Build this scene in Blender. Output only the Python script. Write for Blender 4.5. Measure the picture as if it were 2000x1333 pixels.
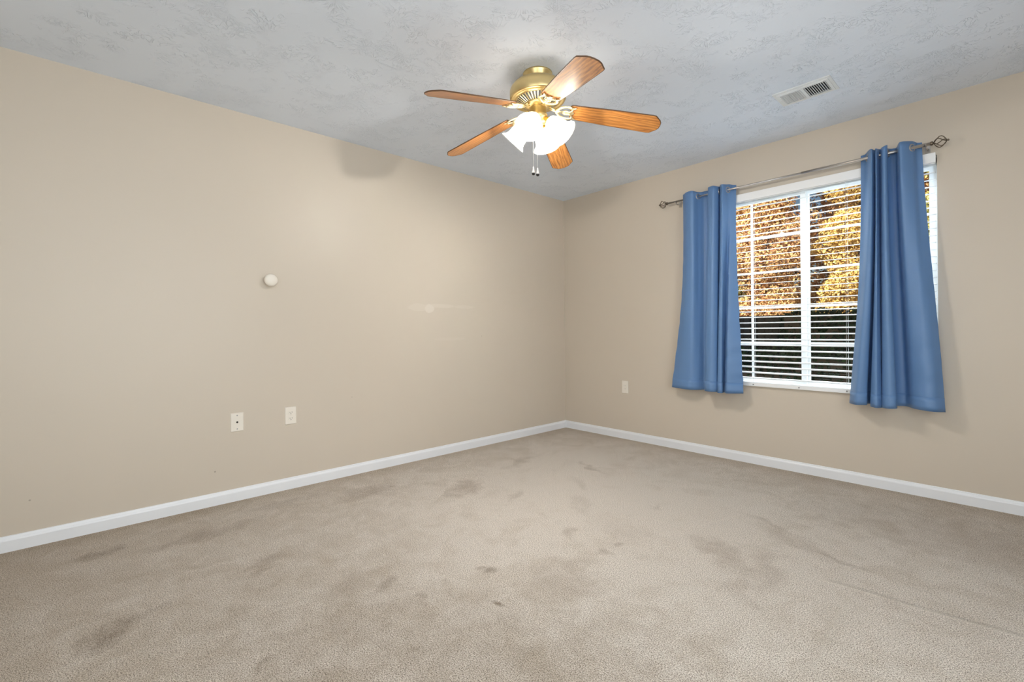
import bpy, bmesh, math, random
from mathutils import Vector, Matrix
random.seed(7)
PI = math.pi
sc = bpy.context.scene
for o in list(bpy.data.objects):
    bpy.data.objects.remove(o)
COL = sc.collection

# ------------------------------------------------------------------ camera
# room: wall_left is the plane x=0, wall_right (with the window) the plane y=0, corner at the origin
F_PX, YAW, PITCH, ROLL = 903.378, 0.830955, -0.000488, -0.00951
cam_d = bpy.data.cameras.new('camera')
cam = bpy.data.objects.new('camera', cam_d)
COL.objects.link(cam)
cam_d.sensor_fit = 'HORIZONTAL'
cam_d.sensor_width = 36.0
cam_d.lens = F_PX / 2000.0 * 36.0
cam_d.shift_y = -19.265 / 2000.0
cam_d.clip_start = 0.05
cam_d.clip_end = 200
f = Vector((-math.sin(YAW), math.cos(YAW), 0)); r = Vector((math.cos(YAW), math.sin(YAW), 0)); u = Vector((0, 0, 1))
f2 = f * math.cos(PITCH) + u * math.sin(PITCH)
u2 = -f * math.sin(PITCH) + u * math.cos(PITCH)
r3 = r * math.cos(ROLL) + u2 * math.sin(ROLL)
u3 = -r * math.sin(ROLL) + u2 * math.cos(ROLL)
m = Matrix(((r3.x, u3.x, -f2.x, 3.3024), (r3.y, u3.y, -f2.y, -3.7874), (r3.z, u3.z, -f2.z, 1.0445), (0, 0, 0, 1)))
cam.matrix_world = m
sc.camera = cam

# ------------------------------------------------------------------ exposure
sc.view_settings.view_transform = 'Standard'
sc.view_settings.look = 'None'
sc.view_settings.gamma = 1.0
sc.view_settings.exposure = 0.21
sc.view_settings.use_curve_mapping = False
sc.cycles.max_bounces = 10
sc.cycles.diffuse_bounces = 6
sc.cycles.glossy_bounces = 4
sc.cycles.transparent_max_bounces = 16
sc.cycles.sample_clamp_indirect = 4.0

# ------------------------------------------------------------------ sky and sun
W = bpy.data.worlds.new('world'); sc.world = W; W.use_nodes = True
wn = W.node_tree.nodes; wl = W.node_tree.links
bg = wn['Background']
sky = wn.new('ShaderNodeTexSky'); sky.sky_type = 'NISHITA'; sky.sun_disc = False
sky.sun_elevation = math.radians(33); sky.sun_rotation = math.radians(200)
wl.new(sky.outputs[0], bg.inputs[0])
bg.inputs[1].default_value = 0.055

def light(name, kind, loc, energy, color=(1, 1, 1), rot=None, **kw):
    d = bpy.data.lights.new(name, kind)
    d.energy = energy; d.color = color
    for k, v in kw.items(): setattr(d, k, v)
    o = bpy.data.objects.new(name, d); COL.objects.link(o); o.location = loc
    if rot: o.rotation_euler = rot
    return o

# autumn sun from behind the house, falling on the trees beyond the window
s_dir = Vector((0.28, 1.0, -0.0)).normalized() * math.cos(math.radians(33)) + Vector((0, 0, -math.sin(math.radians(33))))
sun = light('sun', 'SUN', (0, -10, 12), 10.5, (1.0, 0.94, 0.84), angle=0.01)
sun.rotation_euler = s_dir.to_track_quat('-Z', 'Y').to_euler()
# fill lamps outside two added, unseen windows, brightening the room
light('fill_lamp_east', 'AREA', (4.62, -3.4, 1.35), 64, (0.93, 0.97, 1.0), (0, math.radians(78), 0),
      shape='RECTANGLE', size=1.7, size_y=2.3)
light('fill_lamp_back', 'AREA', (3.25, -5.32, 1.4), 33, (0.94, 0.98, 1.0), (math.radians(105), 0, 0),
      shape='RECTANGLE', size=1.7, size_y=1.6)
# added lamp over the garden, brightening room and blind through the window
light('fill_lamp_garden', 'AREA', (2.24, 1.1, 3.1), 600, (0.86, 0.94, 1.0), (math.radians(-40), 0, 0),
      shape='RECTANGLE', size=2.4, size_y=1.2)

# ------------------------------------------------------------------ helpers
def tag(o, label=None, cat=None, group=None, kind=None):
    if label: o['label'] = label
    if cat: o['category'] = cat
    if group: o['group'] = group
    if kind: o['kind'] = kind
    return o

def empty(name, loc, rz=0):
    o = bpy.data.objects.new(name, None); COL.objects.link(o)
    o.location = loc; o.rotation_euler = (0, 0, rz); o.empty_display_size = .05
    return o

class MB:
    def __init__(s): s.v = []; s.f = []; s.sm = []
    def add(s, vs, fs, smooth=False, M=None):
        n = len(s.v)
        s.v += [tuple(M @ Vector(v)) if M else tuple(v) for v in vs]
        s.f += [tuple(i + n for i in q) for q in fs]; s.sm += [smooth] * len(fs)
        return s
    def box(s, x0, x1, y0, y1, z0, z1, M=None, b=0):
        if b > 0:
            bm = bmesh.new()
            bmesh.ops.create_cube(bm, size=1)
            for v in bm.verts:
                v.co = ((x0 + x1) / 2 + v.co.x * (x1 - x0), (y0 + y1) / 2 + v.co.y * (y1 - y0), (z0 + z1) / 2 + v.co.z * (z1 - z0))
            bmesh.ops.bevel(bm, geom=bm.edges[:], offset=b, segments=2, profile=.6, affect='EDGES')
            bm.verts.index_update()
            s.add([v.co.copy() for v in bm.verts], [[v.index for v in q.verts] for q in bm.faces], False, M)
            bm.free(); return s
        vs = [(x0, y0, z0), (x1, y0, z0), (x1, y1, z0), (x0, y1, z0), (x0, y0, z1), (x1, y0, z1), (x1, y1, z1), (x0, y1, z1)]
        return s.add(vs, [(0, 3, 2, 1), (4, 5, 6, 7), (0, 1, 5, 4), (1, 2, 6, 5), (2, 3, 7, 6), (3, 0, 4, 7)], False, M)
    def lathe(s, prof, n=48, M=None, smooth=True, wav=None, caps=False):
        vs = []; fs = []
        for j, (rr, z) in enumerate(prof):
            for i in range(n):
                a = 2 * PI * i / n
                k = rr * (1 + (wav(j, a) if wav else 0))
                vs.append((k * math.cos(a), k * math.sin(a), z))
        for j in range(len(prof) - 1):
            for i in range(n):
                a, b = j * n + i, j * n + (i + 1) % n
                fs.append((a, b, b + n, a + n))
        if caps:
            fs.append(tuple(range(n - 1, -1, -1))); fs.append(tuple((len(prof) - 1) * n + i for i in range(n)))
        return s.add(vs, fs, smooth, M)
    def tube(s, pts, rad, n=10, M=None, closed=False, flat=1.0, caps=True):
        P = [Vector(q) for q in pts]; N = len(P); vs = []; fs = []
        up = Vector((0, 0, 1)); prev = None
        for i in range(N):
            t = (P[(i + 1) % N] - P[i - 1]) if (closed or 0 < i < N - 1) else (P[1] - P[0] if i == 0 else P[-1] - P[-2])
            t.normalize()
            ref = prev if prev is not None else (up if abs(t.z) < .9 else Vector((1, 0, 0)))
            a = ref - t * ref.dot(t)
            if a.length < 1e-6: a = Vector((1, 0, 0)) - t * t.x
            a.normalize(); prev = a; b = t.cross(a)
            rr = rad[i] if isinstance(rad, (list, tuple)) else rad
            for k in range(n):
                w = 2 * PI * k / n
                vs.append(P[i] + a * (math.cos(w) * rr * flat) + b * (math.sin(w) * rr))
        M2 = N if closed else N - 1
        for i in range(M2):
            for k in range(n):
                a0 = i * n + k; a1 = i * n + (k + 1) % n; c0 = ((i + 1) % N) * n
                fs.append((a0, a1, c0 + (k + 1) % n, c0 + k))
        if caps and not closed:
            fs.append(tuple(range(n - 1, -1, -1))); fs.append(tuple((N - 1) * n + k for k in range(n)))
        return s.add(vs, fs, True, M)
    def build(s, name, mat, parent=None, loc=None, mods=None):
        me = bpy.data.meshes.new(name); me.from_pydata(s.v, [], s.f)
        for p_, sm in zip(me.polygons, s.sm): p_.use_smooth = sm
        me.materials.append(mat); me.update()
        o = bpy.data.objects.new(name, me); COL.objects.link(o)
        if parent: o.parent = parent
        if loc: o.location = loc
        return o

def extrude_poly(pts, z0, z1, M=None, mb=None):
    mb = mb or MB(); n = len(pts)
    vs = [(x, y, z0) for x, y in pts] + [(x, y, z1) for x, y in pts]
    fs = [tuple(range(n - 1, -1, -1)), tuple(range(n, 2 * n))] + [(i, (i + 1) % n, n + (i + 1) % n, n + i) for i in range(n)]
    return mb.add(vs, fs, False, M)

def catmull(P, n, even=False):
    """n samples through the control tuples P, by chord length (or evenly per control point)"""
    P = [Vector(q) for q in P]; d = [0]
    for a, b in zip(P, P[1:]): d.append(d[-1] + (1 if even else max((b - a).length, 1e-5)))
    out = []
    for k in range(n):
        t = d[-1] * k / (n - 1); i = 0
        while i < len(P) - 2 and d[i + 1] < t: i += 1
        w = (t - d[i]) / (d[i + 1] - d[i])
        a = P[max(i - 1, 0)]; b = P[i]; c = P[i + 1]; e = P[min(i + 2, len(P) - 1)]
        m1 = (c - a) * .42; m2 = (e - b) * .42
        out.append((2 * w**3 - 3 * w**2 + 1) * b + (w**3 - 2 * w**2 + w) * m1 + (-2 * w**3 + 3 * w**2) * c + (w**3 - w**2) * m2)
    return out

# ------------------------------------------------------------------ materials
def s2l(c): return tuple(((x / 255) / 12.92 if x / 255 <= .04045 else ((x / 255 + .055) / 1.055) ** 2.4) for x in c) + (1,)
class NT:
    def __init__(s, name):
        s.m = bpy.data.materials.new(name); s.m.use_nodes = True
        s.t = s.m.node_tree; s.n = s.t.nodes; s.l = s.t.links
        s.b = s.n['Principled BSDF']; s.out = s.n['Material Output']; s._c = None
    def node(s, typ, **kw):
        n = s.n.new(typ)
        for k, v in kw.items(): setattr(n, k, v)
        return n
    def co(s):
        if s._c is None: s._c = s.node('ShaderNodeTexCoord').outputs['Object']
        return s._c
    def link(s, a, b): s.l.new(a, b)
    def math(s, op, a, b=None, c=None, clamp=False):
        n = s.node('ShaderNodeMath', operation=op); n.use_clamp = clamp
        for i, x in enumerate((a, b, c)):
            if x is None: continue
            if isinstance(x, (int, float)): n.inputs[i].default_value = x
            else: s.link(x, n.inputs[i])
        return n.outputs[0]
    def noise(s, scale, detail=2, rough=.5, vec=None, dist=0):
        n = s.node('ShaderNodeTexNoise'); n.inputs['Scale'].default_value = scale
        n.inputs['Detail'].default_value = detail; n.inputs['Roughness'].default_value = rough
        n.inputs['Distortion'].default_value = dist
        s.link(vec if vec is not None else s.co(), n.inputs['Vector']); return n.outputs['Fac']
    def mapping(s, scale=(1, 1, 1), rot=(0, 0, 0), loc=(0, 0, 0), vec=None):
        n = s.node('ShaderNodeMapping'); n.inputs['Scale'].default_value = scale
        n.inputs['Rotation'].default_value = rot; n.inputs['Location'].default_value = loc
        s.link(vec if vec is not None else s.co(), n.inputs['Vector']); return n.outputs[0]
    def ramp(s, fac, stops, interp='LINEAR'):
        n = s.node('ShaderNodeValToRGB'); n.color_ramp.interpolation = interp
        e = n.color_ramp.elements
        while len(e) < len(stops): e.new(.5)
        for q, (p_, c) in zip(e, stops): q.position = p_; q.color = c if len(c) == 4 else tuple(c) + (1,)
        s.link(fac, n.inputs[0]); return n.outputs[0]
    def mix(s, fac, a, b, mode='MIX'):
        n = s.node('ShaderNodeMix', data_type='RGBA', blend_type=mode)
        for i, x in ((0, fac), (6, a), (7, b)):
            if isinstance(x, (int, float, tuple)): n.inputs[i].default_value = x
            else: s.link(x, n.inputs[i])
        return n.outputs[2]
    def bump(s, h, strength, dist=.01, normal=None):
        n = s.node('ShaderNodeBump'); n.inputs['Strength'].default_value = strength; n.inputs['Distance'].default_value = dist
        s.link(h, n.inputs['Height'])
        if normal is not None: s.link(normal, n.inputs['Normal'])
        s.link(n.outputs[0], s.b.inputs['Normal']); return n.outputs[0]
    def set(s, **kw):
        for k, v in kw.items():
            i = s.b.inputs[k.replace('_', ' ')]
            if isinstance(v, (int, float, tuple)): i.default_value = v
            else: s.link(v, i)
        return s

def plain(name, rgb, rough=.5, metal=0, spec=.5, bump=None, sheen=0):
    t = NT(name)
    nz = t.noise(6, 3)
    c = s2l(rgb)
    t.set(Base_Color=t.mix(nz, tuple(x * .96 for x in c[:3]) + (1,), tuple(min(1, x * 1.03) for x in c[:3]) + (1,)), Roughness=rough, Metallic=metal)
    t.b.inputs['Specular IOR Level'].default_value = spec
    if sheen: t.b.inputs['Sheen Weight'].default_value = sheen
    if bump: t.bump(t.noise(bump[0], 2), bump[1], .002)
    return t.m

def mat_wall(name, patches=False):
    t = NT(name)
    base = t.mix(t.noise(.9, 2), s2l((201, 190, 175)), s2l((206, 195, 180)))
    if patches:
        # filler rubbed over a damaged spot, and two small scuffs: shapes of their own on the paint
        x = t.mapping()
        sep = t.node('ShaderNodeSeparateXYZ'); t.link(x, sep.inputs[0])
        y, z = sep.outputs[1], sep.outputs[2]
        wob = t.math('MULTIPLY', t.math('SUBTRACT', t.noise(14, 3), .5), 1.3)
        acc = None
        for (cy, cz, ry, rz, k) in ((-1.70, 1.237, .045, .036, .42), (-1.60, 1.262, .15, .016, .22), (-1.80, 1.245, .10, .03, .16), (-1.34, 1.26, .12, .014, .16), (-1.50, .98, .16, .012, .10)):
            dy = t.math('DIVIDE', t.math('SUBTRACT', y, cy), ry); dz = t.math('DIVIDE', t.math('SUBTRACT', z, cz), rz)
            d = t.math('ADD', t.math('ADD', t.math('MULTIPLY', dy, dy), t.math('MULTIPLY', dz, dz)), wob)
            mk = t.math('MULTIPLY', t.math('MULTIPLY', t.math('SUBTRACT', 1.25, d), 2.5, clamp=True), k)
            acc = mk if acc is None else t.math('MAXIMUM', acc, mk)
        base = t.mix(acc, base, s2l((226, 218, 207)))
        dk = None
        for (cy, cz, ry) in ((-4.013, .229, .006), (-3.231, .204, .007), (-2.37, .57, .005), (-1.15, 1.0, .005)):
            dy = t.math('SUBTRACT', y, cy); dz = t.math('SUBTRACT', z, cz)
            d = t.math('SQRT', t.math('ADD', t.math('MULTIPLY', dy, dy), t.math('MULTIPLY', dz, dz)))
            mk = t.math('MULTIPLY', t.math('SUBTRACT', ry, d), 200, clamp=True)
            dk = mk if dk is None else t.math('MAXIMUM', dk, mk)
        base = t.mix(t.math('MULTIPLY', dk, .6), base, s2l((110, 98, 82)))
    t.set(Base_Color=base, Roughness=.42)
    t.b.inputs['Specular IOR Level'].default_value = .45
    t.bump(t.noise(210, 2, .6), .06, .002)
    return t.m

def mat_ceiling():
    t = NT('stomped_ceiling_paint')
    # slap-brush texture: short ridges radiating from scattered brush marks
    def layer(scale, seed):
        v = t.mapping(loc=(seed, seed * .7, 0))
        flat = t.node('ShaderNodeVectorMath', operation='MULTIPLY'); t.link(v, flat.inputs[0]); flat.inputs[1].default_value = (1, 1, 0)
        vo = t.node('ShaderNodeTexVoronoi', voronoi_dimensions='2D'); vo.inputs['Scale'].default_value = scale
        vo.inputs['Randomness'].default_value = .9
        t.link(flat.outputs[0], vo.inputs['Vector'])
        sub = t.node('ShaderNodeVectorMath', operation='SUBTRACT'); t.link(flat.outputs[0], sub.inputs[0]); t.link(vo.outputs['Position'], sub.inputs[1])
        sp = t.node('ShaderNodeSeparateXYZ'); t.link(sub.outputs[0], sp.inputs[0])
        ang = t.math('ARCTAN2', sp.outputs[1], sp.outputs[0])
        rad = vo.outputs['Distance']
        cb = t.node('ShaderNodeCombineXYZ')
        t.link(t.math('MULTIPLY', ang, 3.2), cb.inputs[0]); t.link(t.math('MULTIPLY', rad, 3.0), cb.inputs[1])
        rnd = t.node('ShaderNodeSeparateColor'); t.link(vo.outputs['Color'], rnd.inputs[0])
        t.link(t.math('MULTIPLY', rnd.outputs[0], 50), cb.inputs[2])
        n = t.noise(1.35, 2, .5, cb.outputs[0], .4)
        ridge = t.math('MULTIPLY', t.math('SUBTRACT', .035, t.math('ABSOLUTE', t.math('SUBTRACT', n, .5))), 28, clamp=True)
        mask = t.math('MULTIPLY', t.math('SUBTRACT', t.noise(8, 2, .5, v), .512), 8, clamp=True)
        edge = t.math('MULTIPLY', rad, 6, clamp=True)
        return t.math('MULTIPLY', t.math('MULTIPLY', ridge, mask), edge)
    h = t.math('MAXIMUM', layer(5.2, 0), layer(6.3, 3.1))
    h2 = t.math('ADD', h, t.math('MULTIPLY', t.noise(45, 2), .05))
    t.set(Base_Color=t.mix(t.noise(1.5, 2), s2l((227, 236, 249)), s2l((231, 240, 253))), Roughness=.75)
    t.b.inputs['Specular IOR Level'].default_value = .25
    t.bump(h2, .6, .006)
    return t.m

STAINS_AND_SHADE = [  # x, y, rx, ry, angle, strength : marks soaked into the carpet; the two widest ellipses are painted floor shade
    (1.15, -3.756, .055, .11, .9, .55), (.331, -3.769, .05, .09, .4, .42), (.444, -3.354, .06, .20, .1, .34), (.798, -1.933, .10, .14, .6, .42),
    (.417, -2.442, .10, .14, .2, .34), (1.715, -2.49, .028, .035, .3, .65), (1.961, -2.66, .018, .03, 1.2, .8), (1.985, -2.013, .03, .035, .3, .35),
    (2.373, -1.641, .075, .15, 1.1, .32), (1.078, -.975, .03, .13, 1.2, .34), (2.575, -1.657, .06, .18, .2, .26), (.95, -3.2, .05, .08, .8, .28),
    (1.45, -3.05, .08, .12, .4, .22), (1.75, -2.9, .05, .09, 1.1, .26), (.62, -1.25, .05, .18, .2, .28), (1.5, -1.6, .04, .14, 1.0, .18),
    (2.1, -2.3, .07, .10, .2, .22), (1.2, -2.2, .05, .05, .1, .16), (2.42, -1.12, .03, .16, 1.25, .26), (2.74, -1.3, .02, .12, 1.35, .4),
    (.25, -2.9, .05, .25, 0, .22), (1.9, -.9, .08, .05, .4, .16), (2.2, -2.9, .10, .07, .7, .2), (1.3, -1.35, .03, .12, 1.0, .2), (2.15, -3.0, .75, .40, .6, .30), (3.2, -.6, .7, .3, .1, .2), (2.0, -2.35, .12, .2, .2, .2), (1.9, -1.75, .1, .2, .9, .14), (2.55, -1.25, .06, .2, 1.2, .22),
    (1.52, -2.90, 0.03, 0.04, .5, 0.4), (1.74, -2.84, 0.025, 0.035, .5, 0.38), (1.65, -2.93, 0.025, 0.04, .5, 0.28), (1.83, -3.02, 0.03, 0.04, .5, 0.4), (2.03, -2.85, 0.035, 0.05, .5, 0.34), (1.97, -3.03, 0.025, 0.05, .5, 0.42), (1.70, -3.42, 0.02, 0.05, .5, 0.45), (1.07, -3.24, 0.02, 0.06, .5, 0.26), (1.09, -3.65, 0.03, 0.08, .5, 0.34), (1.14, -1.80, 0.03, 0.09, .5, 0.24), (2.00, -1.89, 0.015, 0.02, .5, 0.5), (1.75, -1.98, 0.03, 0.04, .5, 0.3), (2.55, -1.86, 0.04, 0.1, .5, 0.22), (1.87, -1.31, 0.02, 0.06, .5, 0.22)]

def mat_carpet():
    t = NT('speckled_beige_carpet')
    v = t.co()
    sep = t.node('ShaderNodeSeparateXYZ'); t.link(v, sep.inputs[0])
    x, y = sep.outputs[0], sep.outputs[1]
    fine = t.noise(215, 3, .8)
    fine2 = t.noise(430, 2, .7)
    fl = t.math('ADD', t.math('MULTIPLY', fine, .62), t.math('MULTIPLY', fine2, .38))
    tuft = t.ramp(fl, [(.38, s2l((70, 57, 46))), (.44, s2l((158, 143, 126))), (.49, s2l((208, 195, 181))), (.56, s2l((250, 241, 230)))])
    # pile laid in different directions and traffic soil
    lay = t.noise(1.6, 4, .62, t.mapping(rot=(0, 0, .5), scale=(1, .6, 1)), 1.2)
    lay2 = t.noise(7.5, 5, .68, None, .8)
    both = t.math('ADD', t.math('MULTIPLY', lay, .45), t.math('MULTIPLY', lay2, .55))
    # room light painted into the carpet: brightest mid-room towards the corner
    gx = t.math('DIVIDE', t.math('SUBTRACT', x, 1.75), 1.75); gy = t.math('DIVIDE', t.math('SUBTRACT', y, -1.25), 1.15)
    g = t.math('SUBTRACT', t.math('SQRT', t.math('ADD', t.math('MULTIPLY', gx, gx), t.math('MULTIPLY', gy, gy))), .62)
    soil_and_shade = t.math('MULTIPLY', t.math('ADD', t.math('MULTIPLY', g, .40), t.math('MULTIPLY', t.math('SUBTRACT', .52, both), 3.6)), 1.0, clamp=True)  # painted light falloff plus random traffic soil
    tuft = t.mix(soil_and_shade, tuft, (.75, .71, .65, 1), 'MULTIPLY')
    wv = t.node('ShaderNodeTexNoise'); wv.inputs['Scale'].default_value = 5.5; wv.inputs['Detail'].default_value = 3
    t.link(v, wv.inputs['Vector'])
    wc = t.node('ShaderNodeSeparateColor'); t.link(wv.outputs['Color'], wc.inputs[0])
    xw = t.math('ADD', x, t.math('MULTIPLY', t.math('SUBTRACT', wc.outputs[0], .5), .22))
    yw = t.math('ADD', y, t.math('MULTIPLY', t.math('SUBTRACT', wc.outputs[1], .5), .22))
    wx = t.math('ADD', t.math('MULTIPLY', t.math('SUBTRACT', t.noise(12, 4, .7), .5), 5.0), t.math('MULTIPLY', t.math('SUBTRACT', t.noise(70, 2, .7), .5), 2.0))
    acc = None
    for (cx, cy, rx, ry, an, k) in STAINS_AND_SHADE:
        dx = t.math('SUBTRACT', xw, cx); dy = t.math('SUBTRACT', yw, cy)
        ca, sa = math.cos(an), math.sin(an)
        px = t.math('DIVIDE', t.math('ADD', t.math('MULTIPLY', dx, ca), t.math('MULTIPLY', dy, sa)), rx)
        py = t.math('DIVIDE', t.math('SUBTRACT', t.math('MULTIPLY', dy, ca), t.math('MULTIPLY', dx, sa)), ry)
        d = t.math('ADD', t.math('ADD', t.math('MULTIPLY', px, px), t.math('MULTIPLY', py, py)), wx)
        mk = t.math('MULTIPLY', t.math('MULTIPLY', t.math('SUBTRACT', 1.9, d), .45, clamp=True), k)
        acc = mk if acc is None else t.math('MAXIMUM', acc, mk)
    tuft = t.mix(t.math('MULTIPLY', acc, 1.15, clamp=True), tuft, (.38, .31, .24, 1), 'MULTIPLY')
    # carpet darker along the walls
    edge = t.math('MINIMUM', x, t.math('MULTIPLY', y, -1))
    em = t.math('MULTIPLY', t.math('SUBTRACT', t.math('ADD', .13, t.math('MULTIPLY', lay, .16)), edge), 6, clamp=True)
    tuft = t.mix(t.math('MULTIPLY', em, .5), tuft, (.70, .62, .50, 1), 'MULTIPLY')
    # creases pressed into the pile
    def crease(x0, y0, x1, y1, w, s):
        L = math.hypot(x1 - x0, y1 - y0); ux, uy = (x1 - x0) / L, (y1 - y0) / L
        dx = t.math('SUBTRACT', x, x0); dy = t.math('SUBTRACT', y, y0)
        al = t.math('ADD', t.math('MULTIPLY', dx, ux), t.math('MULTIPLY', dy, uy))
        ac = t.math('ADD', t.math('SUBTRACT', t.math('MULTIPLY', dy, ux), t.math('MULTIPLY', dx, uy)), t.math('MULTIPLY', t.math('SUBTRACT', t.noise(9, 3), .5), .03))
        a = t.math('MULTIPLY', t.math('SUBTRACT', w, t.math('ABSOLUTE', ac)), 1 / w, clamp=True)
        b = t.math('MULTIPLY', al, 12, clamp=True); c = t.math('MULTIPLY', t.math('SUBTRACT', L, al), 12, clamp=True)
        return t.math('MULTIPLY', t.math('MULTIPLY', t.math('MULTIPLY', a, b), c), s)
    cr = crease(2.70, -1.555, 4.4, -1.36, .022, 1)
    for q in ((2.855, -1.54, 2.87, -2.25, .018, .6), (2.0, -1.9, 2.25, -1.05, .02, .45), (1.05, -1.02, 1.30, -.86, .015, .8), (2.30, -1.50, 2.62, -1.40, .016, .7)):
        cr = t.math('MAXIMUM', cr, crease(*q))
    tuft = t.mix(t.math('MULTIPLY', cr, .38), tuft, s2l((222, 212, 198)))  # lit ridges of the creases painted as a lighter colour
    t.set(Base_Color=tuft, Roughness=.95)
    t.b.inputs['Specular IOR Level'].default_value = .1
    t.b.inputs['Sheen Weight'].default_value = .15
    b1 = t.node('ShaderNodeBump'); b1.inputs['Strength'].default_value = .8; b1.inputs['Distance'].default_value = .02
    t.link(t.math('ADD', t.math('MULTIPLY', cr, .6), t.math('MULTIPLY', t.noise(5, 4), .5)), b1.inputs['Height'])
    t.bump(fl, .8, .008, b1.outputs[0])
    return t.m

def mat_wood():
    t = NT('oak_blade_veneer')
    v = t.mapping(scale=(1.0, 7.0, 1))
    n1 = t.noise(7, 4, .6, v, 1.4)
    wv = t.node('ShaderNodeTexWave', wave_type='BANDS', bands_direction='Y'); wv.inputs['Scale'].default_value = 17
    wv.inputs['Distortion'].default_value = 9; wv.inputs['Detail'].default_value = 3; wv.inputs['Detail Scale'].default_value = .9
    t.link(t.mapping(scale=(.22, 1, 1)), wv.inputs[0])
    fac = t.math('ADD', t.math('MULTIPLY', wv.outputs['Fac'], .13), t.math('ADD', t.math('MULTIPLY', n1, .45), t.math('MULTIPLY', t.noise(9, 4, .65, t.mapping(scale=(1, 22, 1))), .33)))
    c = t.ramp(fac, [(.30, s2l((124, 72, 28))), (.43, s2l((178, 114, 52))), (.55, s2l((206, 142, 72))), (.72, s2l((220, 162, 94)))])
    t.set(Base_Color=c, Roughness=.30)
    t.b.inputs['Coat Weight'].default_value = .6; t.b.inputs['Coat Roughness'].default_value = .32
    return t.m

def mat_brass(name, rgb, rough):
    t = NT(name); c = s2l(rgb)
    t.set(Base_Color=t.mix(t.noise(20, 2), tuple(x * .9 for x in c[:3]) + (1,), c), Metallic=.9, Roughness=rough)
    return t.m

def mat_shade():
    t = NT('lit_frosted_glass')
    tr = t.node('ShaderNodeBsdfTransparent'); tr.inputs[0].default_value = (1, .97, .92, 1)
    tl = t.node('ShaderNodeBsdfTranslucent'); tl.inputs[0].default_value = (.95, .93, .9, 1)
    em = t.node('ShaderNodeEmission'); em.inputs[0].default_value = (1, .93, .82, 1); em.inputs[1].default_value = 1.1
    gl = t.node('ShaderNodeBsdfGlossy'); gl.inputs['Roughness'].default_value = .25
    a = t.node('ShaderNodeMixShader'); a.inputs[0].default_value = .87; t.link(tr.outputs[0], a.inputs[1]); t.link(tl.outputs[0], a.inputs[2])
    b = t.node('ShaderNodeAddShader'); t.link(a.outputs[0], b.inputs[0]); t.link(em.outputs[0], b.inputs[1])
    c = t.node('ShaderNodeMixShader'); c.inputs[0].default_value = .05; t.link(b.outputs[0], c.inputs[1]); t.link(gl.outputs[0], c.inputs[2])
    t.link(c.outputs[0], t.out.inputs[0]); t.n.remove(t.b); return t.m

def mat_emit(name, rgb, s):
    t = NT(name); e = t.node('ShaderNodeEmission'); e.inputs[0].default_value = rgb + (1,); e.inputs[1].default_value = s
    t.link(e.outputs[0], t.out.inputs[0]); return t.m

def mat_glass():
    t = NT('window_glass')
    tr = t.node('ShaderNodeBsdfTransparent'); tr.inputs[0].default_value = (.95, .97, .96, 1)
    gl = t.node('ShaderNodeBsdfGlossy'); gl.inputs['Roughness'].default_value = .02
    fr = t.node('ShaderNodeFresnel'); fr.inputs[0].default_value = 1.45
    a = t.node('ShaderNodeMixShader'); t.link(t.math('MULTIPLY', fr.outputs[0], .45), a.inputs[0])
    t.link(tr.outputs[0], a.inputs[1]); t.link(gl.outputs[0], a.inputs[2]); t.link(a.outputs[0], t.out.inputs[0]); return t.m

def mat_curtain():
    t = NT('blue_satin_blackout_cloth')
    c = t.mix(t.noise(3, 2), s2l((96, 133, 180)), s2l((102, 139, 186)))
    weave = t.noise(900, 1, .5)
    t.set(Base_Color=c, Roughness=.38)
    t.b.inputs['Specular IOR Level'].default_value = .5
    t.b.inputs['Sheen Weight'].default_value = .2; t.b.inputs['Sheen Roughness'].default_value = .35
    t.b.inputs['Sheen Tint'].default_value = s2l((170, 195, 230))
    t.bump(t.math('ADD', t.math('MULTIPLY', weave, .3), t.noise(7, 3, .5, t.mapping(scale=(1, 1, .5)))), .25, .006)
    tl = t.node('ShaderNodeBsdfTranslucent'); tl.inputs[0].default_value = s2l((60, 150, 225))
    mx = t.node('ShaderNodeMixShader'); mx.inputs[0].default_value = .08
    t.link(t.b.outputs[0], mx.inputs[1]); t.link(tl.outputs[0], mx.inputs[2]); t.link(mx.outputs[0], t.out.inputs[0])
    return t.m

def mat_leaves(name, stops):
    t = NT(name)
    g = t.node('ShaderNodeNewGeometry')
    big = t.noise(1.1, 3, .6)
    fac = t.math('ADD', t.math('MULTIPLY', g.outputs['Random Per Island'], .62), t.math('MULTIPLY', big, .42))
    c = t.ramp(fac, stops)
    t.set(Base_Color=c, Roughness=.6)
    tl = t.node('ShaderNodeBsdfTranslucent'); t.link(c, tl.inputs[0])
    mx = t.node('ShaderNodeMixShader'); mx.inputs[0].default_value = .25
    t.link(t.b.outputs[0], mx.inputs[1]); t.link(tl.outputs[0], mx.inputs[2]); t.link(mx.outputs[0], t.out.inputs[0])
    return t.m

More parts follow.
